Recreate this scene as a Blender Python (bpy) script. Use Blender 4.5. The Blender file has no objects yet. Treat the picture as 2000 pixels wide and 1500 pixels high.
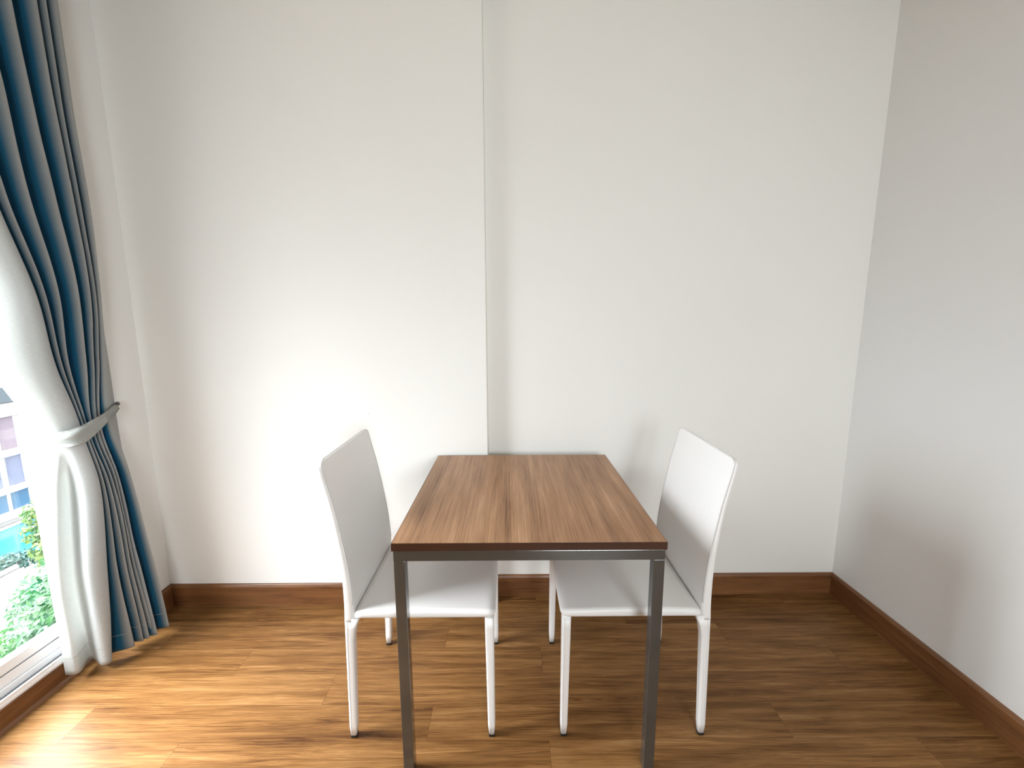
import bpy, bmesh, math, random
from mathutils import Vector, Matrix, noise

random.seed(7)
C = bpy.context.scene.collection
PI = math.pi

# ---------------------------------------------------------------- camera
CAM = Vector((0, 0, 1.3462))
R_ = Vector((0.9999836, -0.0044175, -0.0042534))
U_ = Vector((0.0, 0.0, 0.0))
PITCH, YAW, ROLL, FPX = 0.1479, 0.0038, -0.0043, 803.09
W_ = Vector((math.sin(YAW)*math.cos(PITCH), math.cos(YAW)*math.cos(PITCH), -math.sin(PITCH)))
_r = Vector((math.cos(YAW), -math.sin(YAW), 0)); _u = _r.cross(W_)
R_ = math.cos(ROLL)*_r + math.sin(ROLL)*_u
U_ = -math.sin(ROLL)*_r + math.cos(ROLL)*_u
cd = bpy.data.cameras.new('camera'); cam = bpy.data.objects.new('camera', cd); C.objects.link(cam)
cam.matrix_world = Matrix(((R_.x, U_.x, -W_.x, CAM.x), (R_.y, U_.y, -W_.y, CAM.y), (R_.z, U_.z, -W_.z, CAM.z), (0, 0, 0, 1)))
cd.sensor_width = 36; cd.sensor_fit = 'HORIZONTAL'; cd.lens = FPX*36/2000
cd.clip_start = 0.02; cd.clip_end = 500
bpy.context.scene.camera = cam

def ycol(px, x, z):
    """y of the point at depth plane x and height z seen in image column px"""
    u = (px-1000)/FPX
    n = R_ - u*W_                       # (P-C).n = 0
    return -(n.x*(x-CAM.x) + n.z*(z-CAM.z))/n.y + CAM.y

# ---------------------------------------------------------------- materials
def new_mat(name):
    m = bpy.data.materials.new(name); m.use_nodes = True
    nt = m.node_tree; nt.nodes.clear()
    out = nt.nodes.new('ShaderNodeOutputMaterial')
    b = nt.nodes.new('ShaderNodeBsdfPrincipled')
    nt.links.new(b.outputs[0], out.inputs[0])
    return m, nt, b

class NT:
    def __init__(s, nt): s.nt = nt
    def n(s, typ, ins=None, **props):
        nd = s.nt.nodes.new(typ)
        for k, v in props.items(): setattr(nd, k, v)
        for k, v in (ins or {}).items():
            if hasattr(v, 'is_output') or isinstance(v, bpy.types.NodeSocket): s.nt.links.new(v, nd.inputs[k])
            else: nd.inputs[k].default_value = v
        return nd
    def math(s, op, a, b=0.0, c=0.0):
        return s.n('ShaderNodeMath', {0: a, 1: b, 2: c}, operation=op).outputs[0]
    def ramp(s, fac, stops, interp='LINEAR'):
        nd = s.n('ShaderNodeValToRGB', {0: fac}); cr = nd.color_ramp; cr.interpolation = interp
        while len(cr.elements) > 1: cr.elements.remove(cr.elements[-1])
        cr.elements[0].position = stops[0][0]; cr.elements[0].color = (*stops[0][1], 1)
        for p, c in stops[1:]:
            e = cr.elements.new(p); e.color = (*c, 1)
        return nd.outputs[0]
    def mix(s, fac, a, b, blend='MIX'):
        nd = s.n('ShaderNodeMix', data_type='RGBA', blend_type=blend)
        for i, v in ((0, fac), (6, a), (7, b)):
            if isinstance(v, bpy.types.NodeSocket): s.nt.links.new(v, nd.inputs[i])
            else: nd.inputs[i].default_value = v if i == 0 else (*v, 1)[:4]
        return nd.outputs[2]

def plain(name, col, rough=0.5, metal=0.0, noise_scale=0, noise_amt=0.0, bump=0.0, bump_scale=200, spec=None, coat=0.0):
    m, nt, b = new_mat(name); N = NT(nt)
    co = N.n('ShaderNodeTexCoord').outputs['Object']
    if noise_scale:
        nz = N.n('ShaderNodeTexNoise', {'Vector': co, 'Scale': noise_scale, 'Detail': 4.0}).outputs[0]
        c = N.ramp(nz, [(0.3, tuple(v*(1-noise_amt) for v in col)), (0.7, tuple(min(1, v*(1+noise_amt)) for v in col))])
        nt.links.new(c, b.inputs['Base Color'])
    else:
        b.inputs['Base Color'].default_value = (*col, 1)
    b.inputs['Roughness'].default_value = rough; b.inputs['Metallic'].default_value = metal
    if spec is not None: b.inputs['Specular IOR Level'].default_value = spec
    if coat: b.inputs['Coat Weight'].default_value = coat
    if bump:
        nz = N.n('ShaderNodeTexNoise', {'Vector': co, 'Scale': bump_scale, 'Detail': 3.0}).outputs[0]
        bp = N.n('ShaderNodeBump', {'Height': nz, 'Strength': bump, 'Distance': 0.002})
        nt.links.new(bp.outputs[0], b.inputs['Normal'])
    return m

def wood(name, axis, cols, scale=1.0, rough=0.35, planks=None, spec=None, fine=1.0, wave=0.35, fw=0.32, aniso=9.0, stave=0.0, seam_k=0.32):
    """long-grain wood; axis = grain direction; planks = (width, length) lays staggered boards in world x/y"""
    m, nt, b = new_mat(name); N = NT(nt)
    geo = N.n('ShaderNodeNewGeometry').outputs['Position'] if planks else N.n('ShaderNodeTexCoord').outputs['Object']
    sep = N.n('ShaderNodeSeparateXYZ', {0: geo})
    X, Y, Z = sep.outputs
    long_, a_, c_ = {'x': (X, Y, Z), 'y': (Y, X, Z), 'z': (Z, X, Y)}[axis]
    tone = None; seam = None
    offs = 0.0
    if planks:
        wd, ln = planks
        row_f = N.math('DIVIDE', N.math('ADD', a_, -1.285+wd*40), wd)
        row = N.math('FLOOR', row_f)
        rnd = N.n('ShaderNodeTexWhiteNoise', {'W': row}, noise_dimensions='1D').outputs['Value']
        lf = N.math('DIVIDE', N.math('ADD', N.math('ADD', long_, N.math('MULTIPLY', N.math('FLOORED_MODULO', row, 3.0), ln*0.3333)), 0.68+ln*20-ln*0.3333), ln)
        col = N.math('FLOOR', lf)
        comb = N.n('ShaderNodeCombineXYZ', {0: row, 1: col, 2: 0.0}).outputs[0]
        tone = N.n('ShaderNodeTexWhiteNoise', {'Vector': comb}, noise_dimensions='3D').outputs['Value']
        fr = N.math('FRACT', row_f); fl = N.math('FRACT', lf)
        e1 = N.math('MULTIPLY', N.math('MINIMUM', fr, N.math('SUBTRACT', 1.0, fr)), wd)
        e2 = N.math('MULTIPLY', N.math('MINIMUM', fl, N.math('SUBTRACT', 1.0, fl)), ln)
        seam = N.math('LESS_THAN', N.math('MINIMUM', e1, e2), 0.0011)
        offs = N.math('MULTIPLY', tone, 37.0)
    v = N.n('ShaderNodeCombineXYZ', {0: N.math('ADD', N.math('MULTIPLY', long_, 1.0*scale), offs), 1: N.math('MULTIPLY', a_, aniso*scale), 2: N.math('MULTIPLY', c_, aniso*scale)}).outputs[0]
    warp = N.n('ShaderNodeTexNoise', {'Vector': v, 'Scale': 1.4, 'Detail': 3.0, 'Roughness': 0.5}).outputs[1]
    vw = N.n('ShaderNodeMix', {0: wave, 4: v, 5: warp}, data_type='VECTOR')
    vw = N.n('ShaderNodeVectorMath', {0: v, 1: N.n('ShaderNodeVectorMath', {0: warp, 3: wave*2.0}, operation='SCALE').outputs[0]}, operation='ADD').outputs[0]
    n1 = N.n('ShaderNodeTexNoise', {'Vector': vw, 'Scale': 2.2, 'Detail': 8.0, 'Roughness': 0.62}).outputs[0]
    vf = N.n('ShaderNodeVectorMath', {0: vw, 1: (1.5, 9.0*fine, 9.0*fine)}, operation='MULTIPLY').outputs[0]
    n2 = N.n('ShaderNodeTexNoise', {'Vector': vf, 'Scale': 2.0, 'Detail': 5.0, 'Roughness': 0.6}).outputs[0]
    fac = N.math('ADD', N.math('MULTIPLY', n1, 1.0-fw), N.math('MULTIPLY', n2, fw))
    if tone is not None:
        fac = N.math('ADD', fac, N.math('MULTIPLY', N.math('SUBTRACT', tone, 0.5), 0.07))
    if stave:
        sv = N.n('ShaderNodeTexNoise', {'Vector': N.n('ShaderNodeCombineXYZ', {0: N.math('MULTIPLY', long_, 0.25), 1: N.math('MULTIPLY', a_, 22.0), 2: 0.0}).outputs[0], 'Scale': 1.0, 'Detail': 1.0}).outputs[0]
        fac = N.math('ADD', fac, N.math('MULTIPLY', N.math('SUBTRACT', sv, 0.5), stave))
    c = N.ramp(fac, [(0.33, cols[0]), (0.47, cols[1]), (0.56, cols[2]), (0.68, cols[3])])
    if seam is not None:
        c = N.mix(N.math('MULTIPLY', seam, seam_k), c, tuple(x*0.35 for x in cols[0]))
    nt.links.new(c, b.inputs['Base Color'])
    b.inputs['Roughness'].default_value = rough
    if spec is not None: b.inputs['Specular IOR Level'].default_value = spec
    bp = N.n('ShaderNodeBump', {'Height': n2, 'Strength': 0.06, 'Distance': 0.001})
    nt.links.new(bp.outputs[0], b.inputs['Normal'])
    return m

def wall_mat(name, col, mark=None):
    m, nt, b = new_mat(name); N = NT(nt)
    pos = N.n('ShaderNodeNewGeometry').outputs['Position']
    nz = N.n('ShaderNodeTexNoise', {'Vector': pos, 'Scale': 1.3, 'Detail': 2.0}).outputs[0]
    c = N.ramp(nz, [(0.3, tuple(v*0.985 for v in col)), (0.7, col)])
    if mark:
        d = N.n('ShaderNodeVectorMath', {0: pos, 1: mark}, operation='DISTANCE').outputs['Value']
        f = N.ramp(d, [(0.0, (0.55, 0.55, 0.55)), (0.0055, (0, 0, 0))])
        c = N.mix(N.n('ShaderNodeSeparateColor', {0: f}).outputs[0], c, (0.35, 0.34, 0.33))
    nt.links.new(c, b.inputs['Base Color'])
    b.inputs['Roughness'].default_value = 0.7; b.inputs['Specular IOR Level'].default_value = 0.25
    n2 = N.n('ShaderNodeTexNoise', {'Vector': pos, 'Scale': 90.0, 'Detail': 3.0}).outputs[0]
    bp = N.n('ShaderNodeBump', {'Height': n2, 'Strength': 0.05, 'Distance': 0.002})
    nt.links.new(bp.outputs[0], b.inputs['Normal'])
    return m

WALLC = (0.80, 0.79, 0.755)
M = {}
M['wall'] = wall_mat('wall_paint', WALLC)
M['wall_marked'] = wall_mat('wall_paint_marked', WALLC, (-0.643, 1.8246, 0.9416))
M['wall_side'] = wall_mat('wall_paint_side', (0.78, 0.775, 0.76))
M['ceiling'] = plain('ceiling_paint', (0.52, 0.48, 0.41), 0.8)
M['floor'] = wood('oak_laminate', 'x', [(0.055, 0.020, 0.006), (0.155, 0.070, 0.021), (0.225, 0.110, 0.037), (0.33, 0.18, 0.075)], rough=0.36, planks=(0.13, 1.2), fine=1.2, spec=0.16, fw=0.46, aniso=15.0)
BBC = [(0.075, 0.028, 0.009), (0.15, 0.06, 0.020), (0.19, 0.080, 0.028), (0.26, 0.12, 0.046)]
M['base_x'] = wood('baseboard_wood_along_back', 'x', BBC, rough=0.4, wave=0.2)
M['base_y'] = wood('baseboard_wood_along_side', 'y', BBC, rough=0.4, wave=0.2)
M['table'] = wood('walnut_laminate', 'y', [(0.13, 0.058, 0.024), (0.275, 0.142, 0.068), (0.35, 0.19, 0.098), (0.48, 0.29, 0.165)], scale=1.0, rough=0.30, fine=1.9, wave=0.04, fw=0.5, spec=0.22, stave=0.22)
M['edge'] = plain('table_edge_band', (0.045, 0.015, 0.006), 0.4, noise_scale=6, noise_amt=0.15)
M['chrome'] = plain('polished_steel', (0.17, 0.18, 0.18), 0.15, 0.8)
M['leather'] = plain('white_leather', (0.80, 0.785, 0.77), 0.42, bump=0.10, bump_scale=420)
M['stitch'] = plain('leather_piping', (0.62, 0.61, 0.60), 0.5)
M['glide'] = plain('dark_plastic', (0.012, 0.011, 0.010), 0.5)
M['alu'] = plain('white_aluminium', (0.86, 0.86, 0.87), 0.35)
M['gasket'] = plain('grey_rubber', (0.13, 0.13, 0.14), 0.6)
M['hook'] = plain('dark_hook_metal', (0.10, 0.09, 0.08), 0.4, 0.6)

# glass: clear with a fresnel sheen
gm, gnt, gb = new_mat('window_glass'); N = NT(gnt)
gnt.nodes.remove(gb)
tr = N.n('ShaderNodeBsdfTransparent', {0: (0.97, 0.985, 0.98, 1)}); gl = N.n('ShaderNodeBsdfGlossy', {'Roughness': 0.02})
fc = N.n('ShaderNodeLayerWeight', {0: 0.5}).outputs['Facing']
fr = N.math('MULTIPLY_ADD', N.math('POWER', fc, 5.0), 0.9, 0.035)
mx = N.n('ShaderNodeMixShader', {0: fr, 1: tr.outputs[0], 2: gl.outputs[0]})
gnt.links.new(mx.outputs[0], [n for n in gnt.nodes if n.type == 'OUTPUT_MATERIAL'][0].inputs[0])
M['glass'] = gm

# curtain: woven fabric, pale lead panel, then grey ridges and blue valleys
def curtain_mat():
    m, nt, b = new_mat('pleated_curtain_fabric'); N = NT(nt)
    at = N.n('ShaderNodeAttribute', attribute_name='fold_tone').outputs['Fac']
    co = N.n('ShaderNodeTexCoord').outputs['UV']
    nz = N.n('ShaderNodeTexNoise', {'Vector': N.n('ShaderNodeVectorMath', {0: co, 1: (60.0, 900.0, 1.0)}, operation='MULTIPLY').outputs[0], 'Scale': 1.0, 'Detail': 3.0}).outputs[0]
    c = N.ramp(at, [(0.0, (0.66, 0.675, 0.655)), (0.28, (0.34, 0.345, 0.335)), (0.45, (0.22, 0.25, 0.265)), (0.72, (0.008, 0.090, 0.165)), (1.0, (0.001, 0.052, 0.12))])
    c = N.mix(0.35, c, N.ramp(nz, [(0.3, (0.55, 0.55, 0.55)), (0.7, (1, 1, 1))]), 'MULTIPLY')
    nt.links.new(c, b.inputs['Base Color'])
    b.inputs['Roughness'].default_value = 0.85; b.inputs['Specular IOR Level'].default_value = 0.15
    b.inputs['Sheen Weight'].default_value = 0.15
    tl = N.n('ShaderNodeBsdfTranslucent', {0: c})
    out = [n for n in nt.nodes if n.type == 'OUTPUT_MATERIAL'][0]
    mx = N.n('ShaderNodeMixShader', {0: N.n('ShaderNodeMapRange', {0: at, 1: 0.0, 2: 0.28, 3: 0.36, 4: 0.10}).outputs[0], 1: b.outputs[0], 2: tl.outputs[0]})
    nt.links.new(mx.outputs[0], out.inputs[0])
    bp = N.n('ShaderNodeBump', {'Height': nz, 'Strength': 0.15, 'Distance': 0.001})
    nt.links.new(bp.outputs[0], b.inputs['Normal'])
    return m
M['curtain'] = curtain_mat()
M['band'] = plain('grey_curtain_fabric', (0.30, 0.305, 0.285), 0.85, noise_scale=300, noise_amt=0.12, spec=0.15)

# ---------------------------------------------------------------- mesh helpers
def mesh_obj(name, bm, mat, parent=None, smooth=False, bevel=0.0, seg=2, recalc=True):
    if recalc: bmesh.ops.recalc_face_normals(bm, faces=bm.faces[:])
    me = bpy.data.meshes.new(name); bm.to_mesh(me); bm.free()
    mats = mat if isinstance(mat, (list, tuple)) else [mat]
    for x in mats: me.materials.append(x)
    if smooth:
        for p in me.polygons: p.use_smooth = True
    o = bpy.data.objects.new(name, me); C.objects.link(o)
    if parent: o.parent = parent
    if bevel:
        md = o.modifiers.new('bevel', 'BEVEL'); md.width = bevel; md.segments = seg; md.limit_method = 'ANGLE'; md.angle_limit = math.radians(40)
    return o

def add_box(bm, lo, hi, mi=0):
    x0, y0, z0 = lo; x1, y1, z1 = hi
    v = [bm.verts.new(p) for p in ((x0,y0,z0),(x1,y0,z0),(x1,y1,z0),(x0,y1,z0),(x0,y0,z1),(x1,y0,z1),(x1,y1,z1),(x0,y1,z1))]
    fs = [bm.faces.new([v[i] for i in f]) for f in ((0,3,2,1),(4,5,6,7),(0,1,5,4),(1,2,6,5),(2,3,7,6),(3,0,4,7))]
    for f in fs: f.material_index = mi
    return fs

def box(name, lo, hi, mat, parent=None, bevel=0.0, seg=2):
    bm = bmesh.new(); add_box(bm, lo, hi)
    return mesh_obj(name, bm, mat, parent, bevel=bevel, seg=seg)

def prism_y(bm, prof, y0, y1):
    """closed profile in (x,z) extruded along y"""
    a = [bm.verts.new((x, y0, z)) for x, z in prof]; b = [bm.verts.new((x, y1, z)) for x, z in prof]
    n = len(prof)
    bm.faces.new(a); bm.faces.new(b[::-1])
    for i in range(n): bm.faces.new((a[i], b[i], b[(i+1) % n], a[(i+1) % n]))

def prism_x(bm, prof, x0, x1):
    a = [bm.verts.new((x0, y, z)) for y, z in prof]; b = [bm.verts.new((x1, y, z)) for y, z in prof]
    n = len(prof)
    bm.faces.new(a); bm.faces.new(b[::-1])
    for i in range(n): bm.faces.new((a[i], b[i], b[(i+1) % n], a[(i+1) % n]))

def rrect(hw, hh, r, k=5):
    """rounded rectangle loop in 2-D"""
    r = min(r, hw*0.999, hh*0.999); pts = []
    for cx, cy, a0 in ((hw-r, hh-r, 0), (-hw+r, hh-r, PI/2), (-hw+r, -hh+r, PI), (hw-r, -hh+r, 1.5*PI)):
        for i in range(k+1):
            a = a0 + PI/2*i/k
            pts.append((cx+r*math.cos(a), cy+r*math.sin(a)))
    return pts

def loft(bm, secs, k=5):
    """secs: (centre, axisA, axisB, halfA, halfB, r); joins rounded-rect loops and caps the ends"""
    loops = []
    for c, A, B, hw, hh, r in secs:
        c, A, B = Vector(c), Vector(A), Vector(B)
        loops.append([bm.verts.new(c + A*a + B*b_) for a, b_ in rrect(hw, hh, r, k)])
    n = len(loops[0])
    for i in range(len(loops)-1):
        for j in range(n):
            bm.faces.new((loops[i][j], loops[i][(j+1) % n], loops[i+1][(j+1) % n], loops[i+1][j]))
    bm.faces.new(loops[0]); bm.faces.new(loops[-1][::-1])

def tube(bm, pts, r, k=6):
    pts = [Vector(p) for p in pts]; loops = []
    for i, p in enumerate(pts):
        t = (pts[min(i+1, len(pts)-1)] - pts[max(i-1, 0)]).normalized()
        a = t.cross(Vector((0, 0, 1)));
        if a.length < 1e-3: a = t.cross(Vector((0, 1, 0)))
        a.normalize(); b_ = t.cross(a)
        loops.append([bm.verts.new(p + (a*math.cos(2*PI*j/k) + b_*math.sin(2*PI*j/k))*r) for j in range(k)])
    for i in range(len(loops)-1):
        for j in range(k): bm.faces.new((loops[i][j], loops[i][(j+1) % k], loops[i+1][(j+1) % k], loops[i+1][j]))
    bm.faces.new(loops[0]); bm.faces.new(loops[-1][::-1])

def thing(name, label, cat, loc=(0,0,0), rz=0, group=None):
    o = bpy.data.objects.new(name, None); C.objects.link(o); o.empty_display_size = 0.1
    o.location = loc; o.rotation_euler = (0, 0, rz); o['label'] = label; o['category'] = cat
    if group: o['group'] = group
    return o
def tag(o, label, cat, group=None, kind=None):
    o['label'] = label; o['category'] = cat
    if group: o['group'] = group
    if kind: o['kind'] = kind
    return o
def struct(o, label=None):
    o['kind'] = 'structure'
    if label: o['label'] = label
    return o

# ---------------------------------------------------------------- room
XL, XR, YB1, YB2, CEIL = -1.642, 1.6002, 1.8246, 1.883, 2.66
JOG = -0.105                       # where the thicker part of the back wall ends
YF = -2.6                          # wall behind the camera
XW = -1.70                         # face of the wood curb below the window
WY0, WY1 = 0.58, 1.60            # window opening along the left wall
WZ1 = 2.35

struct(box('floor', (-1.95, YF-0.1, -0.1), (XR+0.1, 2.0, 0.0), M['floor']), 'wood-look laminate floor')
struct(box('ceiling', (-1.95, YF-0.1, CEIL), (XR+0.1, 2.0, CEIL+0.12), M['ceiling']), 'plain cream ceiling')
bm = bmesh.new(); add_box(bm, (JOG, YB2, 0), (XR+0.1, YB2+0.13, CEIL))
struct(mesh_obj('wall_back', bm, M['wall']), 'right section of the white back wall, set slightly deeper')
bm = bmesh.new(); add_box(bm, (-1.95, YB1, 0), (JOG, YB2+0.13, CEIL))
struct(mesh_obj('wall_back_left', bm, M['wall_marked'], bevel=0.003), 'left section of the white back wall, standing slightly forward')
struct(box('wall_right', (XR, YF, 0), (XR+0.1, YB2, CEIL), M['wall_side']), 'white right-hand wall')
FX0, FX1, FZ0, FZ1 = 0.35, 1.5, 0.90, 2.25      # second window, added unseen behind the viewer for fill light
bm = bmesh.new()
add_box(bm, (-1.95, YF-0.1, 0), (FX0, YF, CEIL)); add_box(bm, (FX1, YF-0.1, 0), (XR+0.1, YF, CEIL))
add_box(bm, (FX0, YF-0.1, 0), (FX1, YF, FZ0)); add_box(bm, (FX0, YF-0.1, FZ1), (FX1, YF, CEIL))
struct(mesh_obj('wall_front', bm, M['wall']), 'white wall behind the viewer, opened for an added fill window')
bm = bmesh.new()
add_box(bm, (-1.95, WY1, 0), (XL, YB1, CEIL))                 # stub between window and back wall
add_box(bm, (-1.95, YF, 0), (XL, WY0, CEIL))                  # beyond the window
add_box(bm, (-1.95, WY0, WZ1), (XL, WY1, CEIL))               # over the window
struct(mesh_obj('wall_left', bm, M['wall_side']), 'white left wall around the tall window')

# baseboards: profile with a small bevelled top
def bprof(y, s, h=0.11, t=0.013):
    return [(y, 0), (y+s*t, 0), (y+s*t, h-0.012), (y+s*(t-0.004), h-0.003), (y+s*0.006, h), (y, h)]
bm = bmesh.new(); prism_x(bm, bprof(YB2, -1), JOG+0.013, XR)
struct(mesh_obj('baseboard_back', bm, M['base_x']), 'brown wood baseboard along the deeper back wall')
bm = bmesh.new(); prism_x(bm, bprof(YB1, -1), XL+0.0, JOG+0.013); prism_y(bm, [(JOG,0),(JOG+0.013,0),(JOG+0.013,0.105),(JOG+0.008,0.11),(JOG,0.11)], YB1, YB2)
struct(mesh_obj('baseboard_back_left', bm, M['base_x']), 'brown wood baseboard along the forward back wall')
bm = bmesh.new(); prism_y(bm, bprof(XR, -1), YF, YB2)
struct(mesh_obj('baseboard_right', bm, M['base_y']), 'brown wood baseboard along the right wall')
bm = bmesh.new(); prism_y(bm, bprof(XL, 1), WY1, YB1); prism_y(bm, bprof(XL, 1), YF, WY0)
struct(mesh_obj('baseboard_left', bm, M['base_y']), 'brown wood baseboard on the left wall beside the curtain')
bm = bmesh.new(); prism_x(bm, bprof(YF, 1), -1.642, XR)
struct(mesh_obj('baseboard_front', bm, M['base_x']))
# wood curb under the window with a thin shoe strip on the floor
bm = bmesh.new(); add_box(bm, (-1.82, WY0, 0), (XW, WY1, 0.076))
prism_y(bm, [(XW, 0), (XW+0.012, 0), (XW+0.009, 0.008), (XW, 0.012)], WY0, WY1)
struct(mesh_obj('trim_1', bm, M['base_y']), 'low brown wood curb under the window')

# window: outer track, sliding sash, glass
win = bpy.data.objects.new('window_1', None); C.objects.link(win)
win.location = (-1.78, (WY0+WY1)/2, 0); struct(win, 'tall white aluminium sliding window')
def wpart(name, bm, mat, **k):
    o = mesh_obj(name, bm, mat, **k); o.parent = win; o.matrix_parent_inverse = Matrix.Translation(-win.location); return o
bm = bmesh.new()
add_box(bm, (-1.82, WY0, 0.076), (-1.705, WY1, 0.088))                       # sill plate
add_box(bm, (-1.716, WY0, 0.088), (-1.708, WY1, 0.100))                      # inner lip
add_box(bm, (-1.742, WY0, 0.088), (-1.734, WY1, 0.116))                      # track fin
add_box(bm, (-1.82, WY0, WZ1-0.05), (-1.70, WY1, WZ1))
add_box(bm, (-1.82, WY1-0.010, 0.088), (-1.70, WY1, WZ1-0.05))
add_box(bm, (-1.82, WY0, 0.088), (-1.70, WY0+0.045, WZ1-0.05))
wpart('window_frame', bm, M['alu'], bevel=0.0015)
bm = bmesh.new(); add_box(bm, (-1.733, WY0+0.045, 0.0885), (-1.717, WY1-0.011, 0.094))
wpart('track_gasket', bm, M['gasket'])
def sash(y0, y1, xc):
    bm = bmesh.new()
    add_box(bm, (xc-0.02, y0, 0.095), (xc+0.02, y1, 0.152))
    add_box(bm, (xc-0.02, y0, 0.1545), (xc+0.016, y1, 0.192))
    add_box(bm, (xc-0.02, y0, WZ1-0.12), (xc+0.02, y1, WZ1-0.052))
    add_box(bm, (xc-0.02, y0, 0.192), (xc+0.02, y0+0.06, WZ1-0.12))
    add_box(bm, (xc-0.02, y1-0.036, 0.192), (xc+0.02, y1, WZ1-0.12))
    wpart('sash', bm, M['alu'], bevel=0.0015)
    bm = bmesh.new(); add_box(bm, (xc-0.018, y0, 0.151), (xc+0.0165, y1, 0.1555))
    wpart('seal', bm, M['gasket'])
    bm = bmesh.new(); add_box(bm, (xc-0.003, y0+0.05, 0.185), (xc+0.003, y1-0.03, WZ1-0.11))
    wpart('pane', bm, M['glass'])
sash(WY0+0.046, WY1-0.011, -1.765)

fill_win = bpy.data.objects.new('fill_window', None); C.objects.link(fill_win)
fill_win.location = ((FX0+FX1)/2, YF-0.05, FZ0); struct(fill_win, 'added unseen window behind the viewer, for fill light')
bm = bmesh.new()
add_box(bm, (FX0, YF-0.08, FZ0), (FX0+0.05, YF-0.03, FZ1)); add_box(bm, (FX1-0.05, YF-0.08, FZ0), (FX1, YF-0.03, FZ1))
add_box(bm, (FX0+0.05, YF-0.08, FZ0), (FX1-0.05, YF-0.03, FZ0+0.05)); add_box(bm, (FX0+0.05, YF-0.08, FZ1-0.05), (FX1-0.05, YF-0.03, FZ1))
o = mesh_obj('window_frame', bm, M['alu']); o.parent = fill_win; o.matrix_parent_inverse = Matrix.Translation(-fill_win.location)
bm = bmesh.new(); add_box(bm, (FX0+0.04, YF-0.058, FZ0+0.04), (FX1-0.04, YF-0.052, FZ1-0.04))
o = mesh_obj('pane', bm, M['glass']); o.parent = fill_win; o.matrix_parent_inverse = Matrix.Translation(-fill_win.location)

# ---------------------------------------------------------------- table
TX0, TX1, TY0, TY1 = -0.330, 0.430, 1.0505, 1.807
tcx, tcy = (TX0+TX1)/2, (TY0+TY1)/2
tab = thing('dining_table', 'square dining table with walnut-look top and chrome tube frame between two white chairs', 'table', (tcx, tcy, 0))
hx, hy = (TX1-TX0)/2, (TY1-TY0)/2
top = box('tabletop', (-hx+0.0015, -hy+0.0015, 0.7265), (hx-0.0015, hy-0.0015, 0.75), M['table'], tab, bevel=0.0008)
bm = bmesh.new()
for lo, hi in (((-hx, -hy, 0.7262), (hx, -hy+0.0012, 0.7488)), ((-hx, hy-0.0012, 0.7262), (hx, hy, 0.7488)), ((-hx, -hy+0.0012, 0.7262), (-hx+0.0012, hy-0.0012, 0.7488)), ((hx-0.0012, -hy+0.0012, 0.7262), (hx, hy-0.0012, 0.7488))):
    add_box(bm, lo, hi)
o = mesh_obj('edge_band', bm, M['edge'], top); o['label'] = 'dark brown edge band'
T = 0.031; ix = hx-0.0035; iy = hy-0.0035
bm = bmesh.new()
add_box(bm, (-ix, -iy, 0.6945), (ix, -iy+T, 0.7245)); add_box(bm, (-ix, iy-T, 0.6945), (ix, iy, 0.7245))
add_box(bm, (-ix, -iy+T, 0.6945), (-ix+T, iy-T, 0.7245)); add_box(bm, (ix-T, -iy+T, 0.6945), (ix, iy-T, 0.7245))
for sx in (-1, 1):
    for sy in (-1, 1):
        add_box(bm, (sx*(ix-T/2)-0.010, sy*(iy-T/2)-0.010, 0.7245), (sx*(ix-T/2)+0.010, sy*(iy-T/2)+0.010, 0.7265))
mesh_obj('apron_frame', bm, M['chrome'], tab, bevel=0.0012)
for sx in (-1, 1):
    for sy in (-1, 1):
        x0, x1 = sorted((sx*ix, sx*(ix-T))); y0, y1 = sorted((sy*iy, sy*(iy-T)))
        l = box('leg', (x0, y0, 0.004), (x1, y1, 0.6945), M['chrome'], tab, bevel=0.0018)
        box('foot_cap', (x0+0.002, y0+0.002, 0.0), (x1-0.002, y1-0.002, 0.004), M['glide'], l)

# ---------------------------------------------------------------- chairs (local: +x = forward, origin under the middle of the back edge)
CW = 0.212   # half width
def catmull(P, t):
    n = len(P)-1; f = min(max(t, 0), 1)*n; i = min(int(f), n-1); u = f-i
    p0, p1, p2, p3 = P[max(i-1, 0)], P[i], P[i+1], P[min(i+2, n)]
    return tuple(0.5*((2*b)+(-a+c)*u+(2*a-5*b+4*c-d)*u*u+(-a+3*b-3*c+d)*u**3) for a, b, c, d in zip(p0, p1, p2, p3))

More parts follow.
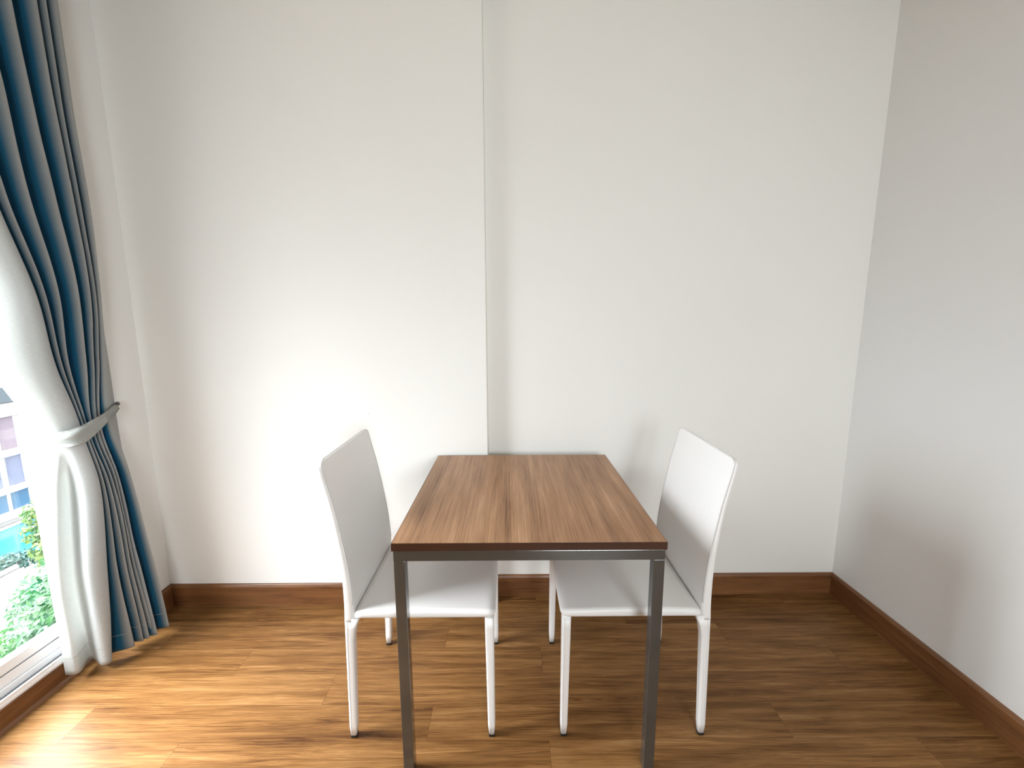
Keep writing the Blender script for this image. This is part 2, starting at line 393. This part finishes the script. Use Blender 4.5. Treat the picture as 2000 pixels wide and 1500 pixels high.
def make_chair(label):
    t = thing('dining_chair', label, 'chair', group='white leather chairs at the table')
    # backrest: slab lofted up a curved spine (x, z, half thickness)
    spine = [(0.000, 0.425, 0.0155), (-0.0005, 0.50, 0.0150), (-0.0075, 0.60, 0.0125), (-0.0215, 0.70, 0.0105), (-0.0395, 0.80, 0.0090), (-0.059, 0.88, 0.0080), (-0.0715, 0.937, 0.0072)]
    bm = bmesh.new(); secs = []; ns = 40
    L = 0.52
    rc = 0.038
    for i in range(ns+1):
        v = i/ns
        v = 1-(1-v)**1.35
        x, z, th = catmull(spine, v)
        x2, z2, _ = catmull(spine, min(1, v+0.01)); x1, z1, _ = catmull(spine, max(0, v-0.01))
        tg = Vector((x2-x1, 0, z2-z1)).normalized(); nr = Vector((tg.z, 0, -tg.x))
        hw = CW - 0.002*math.sin(v*PI) - 0.006*v
        d = (1-v)*L
        if d < rc: hw -= rc - math.sqrt(max(0, rc*rc-(rc-d)**2))
        if d < 0.010: th *= math.sqrt(max(0.05, 1-((0.010-d)/0.010)**2))
        secs.append(((x, 0, z), (0, 1, 0), nr, hw, th, 0.010, v))
    loops = []
    for c, A, B, hw, hh, r, v in secs:
        c, A, B = Vector(c), Vector(A), Vector(B); loop = []
        for a, b_ in rrect(hw, hh, min(r, hh), 4):
            bend = 0.010*v*((a/CW)**2)              # slight hollow across the back
            loop.append(bm.verts.new(c + A*a + B*(b_+bend)))
        # extra verts along the faces come from subdividing below
        loops.append(loop)
    n = len(loops[0])
    for i in range(len(loops)-1):
        for j in range(n): bm.faces.new((loops[i][j], loops[i][(j+1) % n], loops[i+1][(j+1) % n], loops[i+1][j]))
    bm.faces.new(loops[0]); bm.faces.new(loops[-1][::-1])
    b = mesh_obj('backrest', bm, M['leather'], t, smooth=True)
    # piping along the front rim of the back
    pts = []
    for s in (-1, 1):
        seq = []
        for c, A, B, hw, hh, r, v in secs:
            if c[2] < 0.47: continue
            bend = 0.010*v*((hw/CW)**2)
            seq.append(Vector(c) + Vector((0, s*(hw-0.0025), 0)) + Vector(B)*(hh*0.86+bend))
        pts.append(seq)
    bm = bmesh.new(); tube(bm, pts[0] + pts[1][::-1], 0.0016, 6)
    mesh_obj('piping', bm, M['stitch'], b, smooth=True)
    # seat pad: x from 0.018 to 0.455, soft front edge
    bm = bmesh.new(); secs = []
    x0, x1 = 0.0205, 0.457
    for i in range(29):
        u = i/28; x = x0+(x1-x0)*(1-(1-u)**1.6 if u > 0.4 else u*1.0*(1-(0.6)**1.6)/0.4)
        d = x1-x; ztop = 0.462+0.004*math.sin(PI*min(1, (x-x0)/0.40)); zbot = 0.434
        rf = 0.026
        if d < rf:
            k = math.sqrt(max(0.02, 1-((rf-d)/rf)**2)); zm = 0.4465; ztop = zm+(ztop-zm)*k; zbot = zm-(zm-zbot)*k
        if u < 0.06: ztop -= (0.06-u)/0.06*0.004
        hw = CW+0.001
        if d < 0.022: hw -= 0.022-math.sqrt(max(0, 0.022**2-(0.022-d)**2))
        secs.append(((x, 0, (ztop+zbot)/2), (0, 1, 0), (0, 0, 1), hw, (ztop-zbot)/2, 0.0125))
    loft(bm, secs, 5)
    mesh_obj('seat', bm, M['leather'], t, smooth=True)
    # legs
    for sx in (0, 1):
        for sy in (-1, 1):
            bm = bmesh.new(); secs = []
            for i in range(13):
                v = i/12; z = 0.009+v*(0.434-0.009)
                if sx == 0:
                    fl = 0.009*max(0, (v-0.82)/0.18)**2; hxx = 0.0118+0.0016*v + fl; cx = -0.012+0.0118*v + fl
                else:
                    hxx = 0.0112+0.0030*v; cx = 0.441-0.003*v
                hyy = 0.0118+0.0040*v
                cy = sy*(CW-0.0165 + 0.001*(1-v))
                if i == 0: hxx -= 0.002; hyy -= 0.002
                secs.append(((cx, cy, z), (1, 0, 0), (0, 1, 0), hxx, hyy, 0.0055))
            loft(bm, secs, 4)
            # raised seam down the outer face
            l = mesh_obj('leg', bm, M['leather'], t, smooth=True)
            cx = -0.012 if sx == 0 else 0.441
            bm = bmesh.new(); loft(bm, [((cx, sy*(CW-0.0155), 0.0), (1, 0, 0), (0, 1, 0), 0.0098, 0.0098, 0.004), ((cx, sy*(CW-0.0155), 0.0095), (1, 0, 0), (0, 1, 0), 0.0108, 0.0108, 0.004)], 3)
            mesh_obj('foot_glide', bm, M['glide'], l)
            bm = bmesh.new()
            sp = []
            for i in range(0, 13):
                c, A, B, a_, b__, r = secs[i]
                sp.append((c[0]+(0.55*a_ if sx else -0.45*a_), c[1]+sy*(b__-0.0002) if True else 0, c[2]))
            tube(bm, [(p[0], p[1], p[2]) for p in sp], 0.0009, 5)
            mesh_obj('seam', bm, M['stitch'], l, smooth=True)
    return t

def copy_tree(o, parent=None):
    c = o.copy(); C.objects.link(c)
    if parent: c.parent = parent
    for ch in list(o.children): copy_tree(ch, c)
    return c

cl = make_chair('white leather dining chair tucked under the table on the side nearer the curtain and window')
cr = copy_tree(cl)
cl.location = (-0.508, 1.372, 0)
cr.location = (0.6105, 1.372, 0); cr.rotation_euler = (0, 0, PI)
cr['label'] = 'white leather dining chair tucked under the table on the side away from the window'

# ---------------------------------------------------------------- curtain
# columns across the cloth: lead edge, four panel points, L ridge, then valley/ridge pairs D C A B E R, back end
RV = ['D', 'C', 'A', 'B', 'E', 'R']
def row(z, lead, ridges, xr, xv, panel=None, end=(-1.625, 1.665)):
    """ridges: 7 image columns (or ('y', v)) for L D C A B E R; xr = depth of L and of R ridge; xv = valley set-back"""
    pts = []
    ys, xs = [], []
    for i, r in enumerate(ridges):
        x = xr[0]+(xr[1]-xr[0])*(i/6)**0.8
        ys.append(r[1] if isinstance(r, tuple) else ycol(r, x, z)); xs.append(x)
    if panel is None:
        lx, ly = lead
        panel = []
        for k, f in enumerate((0.0, 0.25, 0.5, 0.75)):
            bulge = math.sin(f*PI)*0.025
            panel.append((lx+(xs[0]-lx)*f + bulge*0.6, ly+(ys[0]-ly)*f - bulge))
    pts += panel + [(xs[0], ys[0])]
    for i in range(6):
        px_, py_ = xs[i], ys[i]; qx, qy = xs[i+1], ys[i+1]
        vx = max(min(px_, qx)-xv, -1.668)
        vy = py_*0.80+qy*0.20 + (0.012 if xv > 0.03 else 0.002)
        vy = min(vy, qy-0.002)
        pts.append((vx, vy)); pts.append((qx, qy))
    pts.append(end)
    return z, pts
Y = lambda v: ('y', v)
rows = [
 row(2.655, (-1.62, 1.12), [Y(1.20), Y(1.28), Y(1.345), Y(1.45), Y(1.545), Y(1.590), Y(1.620)], (-1.575, -1.575), 0.075),
 row(2.10, (-1.655, 1.20), [Y(1.25), Y(1.315), 3, 61, 107, 122, 140], (-1.575, -1.575), 0.07),
 row(1.75, (-1.67, 1.26), [-16, 11, 60, 109, 149, 162, 176], (-1.575, -1.575), 0.065),
 row(1.45, (-1.68, 1.335), [70, 88, 114, 152, 177, 186, 197], (-1.575, -1.575), 0.055),
 row(1.20, (-1.683, 1.335), [110, 122, 136, 167, 184, 192, 204], (-1.572, -1.575), 0.045),
 row(1.03, (-1.685, 1.405), [147, 154, 162, 174, 185, 194, 208], (-1.570, -1.580), 0.025),
 row(0.93, (-1.685, 1.450), [164, 172, 178, 185, 192, 200, 218], (-1.568, -1.580), 0.016),
 row(0.75, (-1.688, 1.425), [193, 204, 212, 219, 227, 232, 252], (-1.560, -1.555), 0.040,
     panel=[(-1.688, ycol(91, -1.688, .75)), (-1.652, ycol(112, -1.652, .75)), (-1.656, ycol(138, -1.656, .75)), (-1.590, ycol(162, -1.590, .75))]),
 row(0.40, (-1.690, 1.395), [209, 230, 245, 255, 264, 269, 295], (-1.562, -1.515), 0.055,
     panel=[(-1.690, ycol(99, -1.690, .40)), (-1.650, ycol(120, -1.650, .40)), (-1.664, ycol(148, -1.664, .40)), (-1.590, ycol(172, -1.590, .40))]),
 row(0.035, (-1.690, 1.40), [219, 262, 281, 291, 302, 308, 331], (-1.575, -1.487), 0.060,
     panel=[(-1.690, ycol(128, -1.690, .035)), (-1.652, ycol(152, -1.652, .035)), (-1.668, ycol(181, -1.668, .035)), (-1.592, ycol(201, -1.592, .035))], end=(-1.60, 1.66)),
]
def hermite_rows(zs, vals, z):
    # zs descending
    n = len(zs)
    for i in range(n-1):
        if zs[i] >= z >= zs[i+1]: break
    def m(k):
        if k == 0: return (vals[1]-vals[0])/(zs[1]-zs[0])
        if k == n-1: return (vals[-1]-vals[-2])/(zs[-1]-zs[-2])
        return 0.5*((vals[k]-vals[k-1])/(zs[k]-zs[k-1]) + (vals[k+1]-vals[k])/(zs[k+1]-zs[k]))
    h = zs[i+1]-zs[i]; t = (z-zs[i])/h
    return ((2*t**3-3*t*t+1)*vals[i] + (t**3-2*t*t+t)*h*m(i) + (-2*t**3+3*t*t)*vals[i+1] + (t**3-t*t)*h*m(i+1))
zs = [r[0] for r in rows]; nc = len(rows[0][1])
NU, NV = (nc-1)*9, 150
fold_tone_ctrl = [0.0, 0.0, 0.0, 0.10, 0.26] + sum([[0.95, 0.28] for _ in RV], []) + [0.3]  # tone per column: pale panel, blue valleys, grey ridges
fold_tone_ctrl[-3] = 1.0
bm = bmesh.new(); lay = bm.verts.layers.float.new('fold_tone'); uvl = bm.loops.layers.uv.new('UVMap')
grid = []; meta = {}
for iv in range(NV+1):
    z = zs[0] + (zs[-1]-zs[0])*iv/NV
    ctrl = [(hermite_rows(zs, [r[1][k][0] for r in rows], z), hermite_rows(zs, [r[1][k][1] for r in rows], z)) for k in range(nc)]
    line = []
    for iu in range(NU+1):
        u = iu/NU; x, y = catmull(ctrl, u)
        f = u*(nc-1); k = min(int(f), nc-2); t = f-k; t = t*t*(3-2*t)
        if k >= 5 and (k-5) % 2 == 0: t = t**2.6                  # blue runs most of the way from valley to ridge
        s = fold_tone_ctrl[k]*(1-t)+fold_tone_ctrl[k+1]*t
        wr = noise.noise(Vector((u*9, z*2.2, 3.1)))*0.006 + noise.noise(Vector((u*30, z*5, 9.7)))*0.0018
        if z < 1.0:
            wr *= 1.3
        zz = z
        if iv == NV: zz = z
        # hem follows the cloth: wall-side folds hang a little higher
        hem = 0.018*max(0, (u-0.35)/0.65)*max(0, (0.5-z)/0.5)
        x_ = max(min(x+wr, -1.47), -1.694) if y < 1.575 else max(x+wr*0.3, -1.634)
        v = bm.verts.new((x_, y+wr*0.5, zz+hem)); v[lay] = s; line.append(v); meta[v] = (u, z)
    grid.append(line)
for i in range(NV):
    for j in range(NU):
        f = bm.faces.new((grid[i][j], grid[i][j+1], grid[i+1][j+1], grid[i+1][j])); f.smooth = True
        for lp in f.loops: lp[uvl].uv = meta[lp.vert]
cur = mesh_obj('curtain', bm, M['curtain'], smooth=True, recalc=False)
sd = cur.modifiers.new('thickness', 'SOLIDIFY'); sd.thickness = 0.0025; sd.offset = 0
tag(cur, 'long pleated grey and blue curtain drawn aside and tied at the window', 'curtain')
# stitched hem, a part of the curtain
bm = bmesh.new()
seq = [Vector(v) for v in ()]
me = cur.data
last = [me.vertices[(NV-4)*(NU+1)+j].co.copy() for j in range(NU+1)]
tube(bm, [p + Vector((0.0016, -0.0012, 0)) for p in last], 0.0009, 5)
hm = mesh_obj('hem_stitching', bm, M['band'], cur, smooth=True)

# tieback: a band looped around the gathered cloth and up to the hook
hookp = Vector((-1.612, ycol(226, -1.612, 1.02), 1.020))
def P(px, x, z): return Vector((x, ycol(px, x, z), z))
path = [(hookp + Vector((0.004, 0.0, -0.004)), 0.012), (P(216, -1.570, 1.003), 0.019), (P(203, -1.548, 0.988), 0.026), (P(182, -1.540, 0.968), 0.031), (P(158, -1.545, 0.952), 0.033),
        (P(132, -1.575, 0.944), 0.031), (P(110, -1.620, 0.942), 0.027), (P(96, -1.668, 0.945), 0.022), (Vector((-1.696, 1.475, 0.95)), 0.020), (Vector((-1.699, 1.54, 0.965)), 0.020), (Vector((-1.690, 1.62, 0.985)), 0.018), (Vector((-1.633, 1.668, 1.005)), 0.014), (hookp + Vector((-0.006, 0.004, -0.006)), 0.010)]
bm = bmesh.new(); nb, nh = 120, 14; loops = []
for i in range(nb+1):
    t = i/nb
    c = catmull([(*p, h) for p, h in path], t); c2 = catmull([(*p, h) for p, h in path], min(1, t+0.01)); c1 = catmull([(*p, h) for p, h in path], max(0, t-0.01))
    tg = Vector((c2[0]-c1[0], c2[1]-c1[1], 0)).normalized(); nr = Vector((-tg.y, tg.x, 0))
    cen = Vector(c[:3]); out = nr if nr.dot(cen-Vector((-1.63, 1.57, cen.z))) > 0 else -nr
    loop = []
    for j in range(nh):
        a = 2*PI*j/nh
        hh = math.sin(a); wv = math.cos(a)
        fold = 0.0065*math.sin(hh*5.2 + t*17) * (1 if wv > 0 else 0.3) + 0.003*noise.noise(Vector((t*14, hh*1.5, 0)))
        loop.append(bm.verts.new(cen + Vector((0, 0, hh*c[3])) + out*(wv*0.0048+fold)))
    loops.append(loop)
for i in range(nb):
    for j in range(nh): bm.faces.new((loops[i][j], loops[i][(j+1) % nh], loops[i+1][(j+1) % nh], loops[i+1][j]))
bm.faces.new(loops[0]); bm.faces.new(loops[-1][::-1])
tb = mesh_obj('curtain_tieback', bm, M['band'], smooth=True)
tag(tb, 'grey fabric tieback band wrapped around the gathered curtain', 'tieback')
bm = bmesh.new()
tube(bm, [(XL-0.004, hookp.y, hookp.z+0.002), (XL+0.018, hookp.y, hookp.z+0.002), (XL+0.034, hookp.y, hookp.z+0.003)], 0.004, 8)
bmesh.ops.create_uvsphere(bm, u_segments=12, v_segments=8, radius=0.0085, matrix=Matrix.Translation((XL+0.038, hookp.y-0.001, hookp.z+0.006)))
hk = mesh_obj('tieback_hook', bm, M['hook'], smooth=True)
tag(hk, 'small dark wall hook holding the end of the curtain tieback', 'hook')

# ---------------------------------------------------------------- outside, seen through the window
GZ = -12.8
M['render'] = plain('pale_render', (0.42, 0.40, 0.39), 0.8, noise_scale=0.6, noise_amt=0.04)
M['slab'] = plain('white_slab', (0.55, 0.54, 0.53), 0.8)
M['roofgrey'] = plain('grey_roof', (0.055, 0.065, 0.07), 0.7)
M['pinkpane'] = plain('mauve_window', (0.15, 0.115, 0.135), 0.25)
M['lavpane'] = plain('lavender_window', (0.12, 0.125, 0.175), 0.25)
M['bluepane'] = plain('blue_window', (0.06, 0.11, 0.17), 0.2)
M['yellow'] = plain('pale_yellow_panel', (0.25, 0.22, 0.12), 0.7)
M['paving'] = plain('pale_paving', (0.20, 0.18, 0.165), 0.85, noise_scale=2, noise_amt=0.1)
M['deck'] = plain('white_deck', (0.40, 0.38, 0.37), 0.85)
M['blue'] = plain('blue_plastic', (0.01, 0.07, 0.13), 0.5)
M['bark'] = plain('bark', (0.12, 0.08, 0.05), 0.9, noise_scale=8, noise_amt=0.3)
# pool water
wm, wnt, wb = new_mat('pool_water'); N = NT(wnt)
pos = N.n('ShaderNodeNewGeometry').outputs['Position']
nz = N.n('ShaderNodeTexNoise', {'Vector': pos, 'Scale': 0.9, 'Detail': 3.0}).outputs[0]
wnt.links.new(N.ramp(nz, [(0.35, (0.006, 0.080, 0.125)), (0.65, (0.012, 0.105, 0.15))]), wb.inputs['Base Color'])
wb.inputs['Roughness'].default_value = 0.15; wb.inputs['Specular IOR Level'].default_value = 0.3
M['water'] = wm
# clay-tile roof: rows and courses
rm, rnt, rb = new_mat('clay_tiles'); N = NT(rnt)
uvn = N.n('ShaderNodeTexCoord').outputs['Object']
br = N.n('ShaderNodeTexBrick', {'Vector': uvn, 'Color1': (0.040, 0.027, 0.028, 1), 'Color2': (0.048, 0.034, 0.034, 1), 'Mortar': (0.016, 0.013, 0.014, 1), 'Scale': 1.0, 'Mortar Size': 0.035, 'Brick Width': 0.8, 'Row Height': 0.55}, offset=0.0)
rnt.links.new(br.outputs[0], rb.inputs['Base Color']); rb.inputs['Roughness'].default_value = 0.8
M['tiles'] = rm
def leaf_mat(name, a, b_):
    m, nt, b = new_mat(name); N = NT(nt)
    pos = N.n('ShaderNodeNewGeometry').outputs['Position']
    nz = N.n('ShaderNodeTexNoise', {'Vector': pos, 'Scale': 1.6, 'Detail': 6.0}).outputs[0]
    c = N.ramp(nz, [(0.35, a), (0.65, b_)])
    nt.links.new(c, b.inputs['Base Color']); b.inputs['Roughness'].default_value = 0.55
    tl = N.n('ShaderNodeBsdfTranslucent', {0: c})
    mx = N.n('ShaderNodeMixShader', {0: 0.35, 1: b.outputs[0], 2: tl.outputs[0]})
    nt.links.new(mx.outputs[0], [n for n in nt.nodes if n.type == 'OUTPUT_MATERIAL'][0].inputs[0])
    return m
M['leaf1'] = leaf_mat('fresh_leaves', (0.008, 0.058, 0.022), (0.045, 0.115, 0.028))
M['leaf2'] = leaf_mat('yellow_green_leaves', (0.035, 0.10, 0.02), (0.11, 0.145, 0.03))
M['leaf3'] = leaf_mat('teal_leaves', (0.012, 0.055, 0.042), (0.035, 0.09, 0.06))

struct(box('ground', (-80, -30, GZ-0.5), (-4, 70, GZ), M['paving']), 'pale paving far below the window')

# apartment block with its facade parallel to the window wall
bld = thing('apartment_building', 'pale apartment block with gridded mauve and blue windows beyond the pool', 'building', (-36, 30, GZ))
FY0, FY1 = 16.0, 46.0
def bpart(name, bm, mat, parent=None, **k):
    o = mesh_obj(name, bm, mat, **k); o.parent = parent or bld
    if not parent: o.matrix_parent_inverse = Matrix.Translation(-bld.location)
    return o
bm = bmesh.new(); add_box(bm, (-46, FY0, GZ), (-36.05, FY1, -4.1)); bpart('facade', bm, M['render'])
bm = bmesh.new(); add_box(bm, (-46.3, FY0-0.3, -4.05), (-35.7, FY1+0.3, -3.0)); bpart('roof_band', bm, M['roofgrey'])
bm = bmesh.new(); add_box(bm, (-46, FY0+1, -3.0), (-37.5, FY1-1, -2.3)); bpart('penthouse', bm, M['slab'])
for zt, h in ((-4.4, 0.45), (-5.02, 0.12), (-7.72, 0.42), (-10.35, 0.38), (-12.15, 0.5)):
    bm = bmesh.new(); add_box(bm, (-36.1, FY0-0.05, zt-h*0.5), (-35.75, FY1+0.05, zt+h*0.5)); bpart('floor_slab', bm, M['slab'])
BAY = 1.32
k0 = int((FY0-29.3)/BAY)+1; k1 = int((FY1-29.3)/BAY)
for fi, (z0, z1) in enumerate(((-7.45, -5.15), (-10.1, -8.0), (-11.9, -10.6))):
    for k in range(-6, 7):
        yc = 29.3+k*BAY + (0.06*fi)
        bm = bmesh.new()
        if fi < 2: add_box(bm, (-36.08, yc-0.11, z0), (-35.84, yc+0.11, z1))
        else: add_box(bm, (-36.08, yc-0.06, z0), (-35.90, yc+0.06, z1))
        bpart('mullion', bm, M['slab'])
        pm = M['bluepane'] if fi == 2 else (M['pinkpane'] if (fi == 0) else M['lavpane'])
        bm = bmesh.new(); zb = z0 if not (fi == 0 and k % 2 == 0) else z0+0.95
        add_box(bm, (-36.07, yc+0.11, zb), (-36.0, yc+BAY-0.11, z1))
        bpart('window', bm, pm)
        if zb > z0:
            bm = bmesh.new(); add_box(bm, (-36.07, yc+0.13, z0), (-35.95, yc+BAY-0.13, zb)); bpart('balcony_panel', bm, M['yellow'])
        if fi == 1 and k % 2 == 0:
            bm = bmesh.new(); add_box(bm, (-36.05, yc+0.15, z0+0.62), (-35.96, yc+BAY-0.15, z0+0.70)); bpart('balcony_rail', bm, M['roofgrey'])

# pool basin with a coping edge
pool = thing('swimming_pool', 'bright turquoise swimming pool in front of the apartment block', 'pool', (-33, 27, GZ))
bm = bmesh.new(); add_box(bm, (-35.2, 16, GZ+0.005), (-29.6, 36, GZ+0.06))
o = mesh_obj('water', bm, M['water']); o.parent = pool; o.matrix_parent_inverse = Matrix.Translation(-pool.location)
bm = bmesh.new()
for lo, hi in (((-35.6, 15.6, GZ), (-35.2, 36.4, GZ+0.10)), ((-29.6, 15.6, GZ), (-29.2, 36.4, GZ+0.10)), ((-35.2, 15.6, GZ), (-29.6, 16, GZ+0.10)), ((-35.2, 36, GZ), (-29.6, 36.4, GZ+0.10))):
    add_box(bm, lo, hi)
o = mesh_obj('coping', bm, M['deck']); o.parent = pool; o.matrix_parent_inverse = Matrix.Translation(-pool.location)
struct(box('terrace', (-29.15, 14, GZ), (-25.6, 34, GZ+0.05), M['deck']), 'white poolside terrace')
bm = bmesh.new(); loft(bm, [((-28.2, 23.0, GZ+0.05+z), (1, 0, 0), (0, 1, 0), r, r, r) for z, r in ((0, 0.30), (0.05, 0.34), (0.62, 0.36), (0.66, 0.33))], 4)
tag(mesh_obj('planter', bm, M['blue']), 'small blue tub on the poolside terrace beside trees', 'planter')

# low tiled roof between pool and trees
hut = thing('tiled_pavilion', 'low pavilion with pinkish tiled roof below the window', 'building', (-17.6, 12.6, GZ))
bm = bmesh.new()
def slope(bm, y0, y1):
    pr = [(-19.3, -8.0), (-16.2, -8.9), (-16.2, -9.0), (-19.3, -8.12), (-22.4, -9.0), (-22.4, -8.9)]
    prism_y(bm, pr, y0, y1)
slope(bm, 7.0, 14.9)
o = mesh_obj('roof', bm, M['tiles']); o.parent = hut; o.matrix_parent_inverse = Matrix.Translation(-hut.location)
bm = bmesh.new(); add_box(bm, (-21.9, 7.4, GZ), (-16.7, 14.4, -8.98))
o = mesh_obj('wall', bm, M['render']); o.parent = hut; o.matrix_parent_inverse = Matrix.Translation(-hut.location)
bm = bmesh.new(); tube(bm, [(-19.3, 7.0, -7.98), (-19.3, 14.9, -7.98)], 0.10, 8)
o = mesh_obj('ridge_cap', bm, M['slab']); o.parent = hut; o.matrix_parent_inverse = Matrix.Translation(-hut.location)

def tree(label, base, height, blobs, n, leaf, mat, group=None, name='garden_tree', cat='tree'):
    t = thing(name, label, cat, base, group=group)
    bm = bmesh.new()
    tube(bm, [(0.15*math.sin(i*1.3)*i/5, 0.1*math.cos(i)*i/5, height*i/5) for i in range(6)], 0.05+height*0.012, 7)
    for (bx_, by_, bz_, r) in blobs[:10]:
        tube(bm, [(0, 0, height*0.62), (bx_*0.5, by_*0.5, (height*0.62+bz_)*0.5), (bx_, by_, bz_)], 0.03+height*0.003, 5)
    mesh_obj('trunk', bm, M['bark'], t)
    bm = bmesh.new(); tot = sum(b[3]**2 for b in blobs)
    for (bx_, by_, bz_, r) in blobs:
        for _ in range(int(n*r*r/tot)):
            d = Vector((random.gauss(0, 1), random.gauss(0, 1), random.gauss(0, 1))).normalized()
            c = Vector((bx_, by_, bz_)) + d*r*(random.random()**0.35)*Vector((1, 1, 1)).x
            c.z = bz_ + (c.z-bz_)*0.8
            nrm = (d + Vector((random.gauss(0, .6), random.gauss(0, .6), 0.5+random.gauss(0, .5)))).normalized()
            a = nrm.orthogonal().normalized(); a.rotate(Matrix.Rotation(random.random()*6.28, 3, nrm)); b_ = nrm.cross(a)
            s = leaf*(0.7+0.6*random.random())
            vs = [bm.verts.new(c + a*s*p + b_*s*q + nrm*s*w) for p, q, w in ((-1, 0, 0), (-.25, -.42, .08), (1, 0, -.12), (-.25, .42, .08))]
            bm.faces.new(vs)
    mesh_obj('foliage', bm, mat, t, recalc=False)
    return t
def blobs(n, sx, sy, z0, z1, r0, r1):
    return [(random.uniform(-sx, sx), random.uniform(-sy, sy), random.uniform(z0, z1), random.uniform(r0, r1)) for _ in range(n)]
crown = []
for dx in (-1.1, 0.0, 1.0):
    k = (7.6-dx)/7.6
    for yy, zz, r in ((7.5, -3.1, 1.0), (6.9, -3.45, 0.9), (6.35, -3.85, 0.85), (5.8, -4.3, 0.8), (5.2, -4.7, 0.8), (4.6, -5.1, 0.8), (6.6, -4.8, 1.1), (5.6, -5.5, 1.0)):
        crown.append((dx, yy*k-6.6, 1.35+(zz-1.35)*k+12.8, r))
tree('big fresh-green tree crown close below the window', (-7.6, 6.6, GZ), 8.4, crown, 22000, 0.065, M['leaf1'])
tree('leafy green tree filling the gap between tiled roof and window', (-12.2, 10.6, GZ), 7.0, [(-0.4, 0.2, 6.6, 1.2), (0.6, -0.3, 6.9, 1.2), (0.2, 0.9, 7.2, 1.2), (-0.8, 1.2, 6.4, 1.1), (0.9, 1.4, 7.3, 1.2), (0.1, -1.2, 6.0, 1.2)], 6000, 0.12, M['leaf1'])
tree('yellow-green feathery tree standing in front of the pool', (-22.6, 18.7, GZ), 4.4, [(0.0, 0.2, 4.3, 0.9), (-0.5, 0.7, 5.0, 0.9), (0.5, 0.1, 3.5, 1.0), (0.2, 1.1, 4.4, 1.0), (-0.3, 1.3, 5.7, 0.8), (0.6, 1.3, 3.2, 0.9), (0.0, 0.6, 2.4, 0.9)], 3200, 0.15, M['leaf2'])
tree('teal-green shrub at the near edge of the pool', (-28.3, 21.3, GZ+0.05), 1.1, [(0.0, 0.0, 0.9, 0.75), (0.3, 0.7, 0.8, 0.65), (-0.2, -0.8, 0.9, 0.75), (0.4, -1.5, 0.9, 0.7)], 1500, 0.13, M['leaf3'], name='garden_shrub', cat='shrub')

# ---------------------------------------------------------------- light: overcast sky, brightest over the far side of the pool
w = bpy.data.worlds.new('overcast_sky'); bpy.context.scene.world = w; w.use_nodes = True
nt = w.node_tree; nt.nodes.clear(); N = NT(nt)
out = N.n('ShaderNodeOutputWorld'); bg = N.n('ShaderNodeBackground'); nt.links.new(bg.outputs[0], out.inputs[0])
gen = N.n('ShaderNodeTexCoord').outputs['Generated']
def lobe(d, stops):
    dt = N.n('ShaderNodeVectorMath', {0: gen, 1: Vector(d).normalized()}, operation='DOT_PRODUCT').outputs['Value']
    return N.ramp(N.math('MULTIPLY_ADD', dt, 0.5, 0.5), stops)
high = lobe((-0.51, 0.14, 0.85), [(0.0, (0.02, 0.022, 0.024)), (0.5, (0.03, 0.034, 0.038)), (0.68, (0.085, 0.095, 0.105)), (0.80, (0.32, 0.345, 0.38)), (0.90, (0.85, 0.88, 0.93)), (1.0, (1.12, 1.15, 1.19))])
back = lobe((0.34, -0.93, 0.12), [(0.0, (0, 0, 0)), (0.80, (0, 0, 0)), (0.93, (0.42, 0.432, 0.45)), (1.0, (0.56, 0.577, 0.60))])  # extra bright lobe added to feed the fill window
sky = N.mix(1.0, high, back, 'ADD')
nt.links.new(sky, bg.inputs[0]); bg.inputs[1].default_value = 44.0
pl = bpy.data.lights.new('window_portal', 'AREA'); pl.shape = 'RECTANGLE'; pl.size = WY1-WY0; pl.size_y = WZ1-0.08
pl.cycles.is_portal = True
po = bpy.data.objects.new('window_portal', pl); C.objects.link(po)
po.location = (-1.85, (WY0+WY1)/2, (WZ1+0.08)/2); po.rotation_euler = (PI/2, 0, -PI/2)

pl2 = pl.copy(); pl2.size = FX1-FX0; pl2.size_y = FZ1-FZ0
po2 = bpy.data.objects.new('window_portal', pl2); C.objects.link(po2)
po2.location = ((FX0+FX1)/2, YF-0.13, (FZ0+FZ1)/2); po2.rotation_euler = (PI/2, 0, 0)

sc = bpy.context.scene
sc.view_settings.view_transform = 'Standard'; sc.view_settings.look = 'None'; sc.view_settings.gamma = 1.0
sc.view_settings.exposure = 0.0; sc.view_settings.use_curve_mapping = False
sc.cycles.max_bounces = 14; sc.cycles.diffuse_bounces = 8; sc.cycles.glossy_bounces = 5; sc.cycles.transparent_max_bounces = 12
sc.cycles.sample_clamp_indirect = 6.0
sc.cycles.caustics_reflective = False
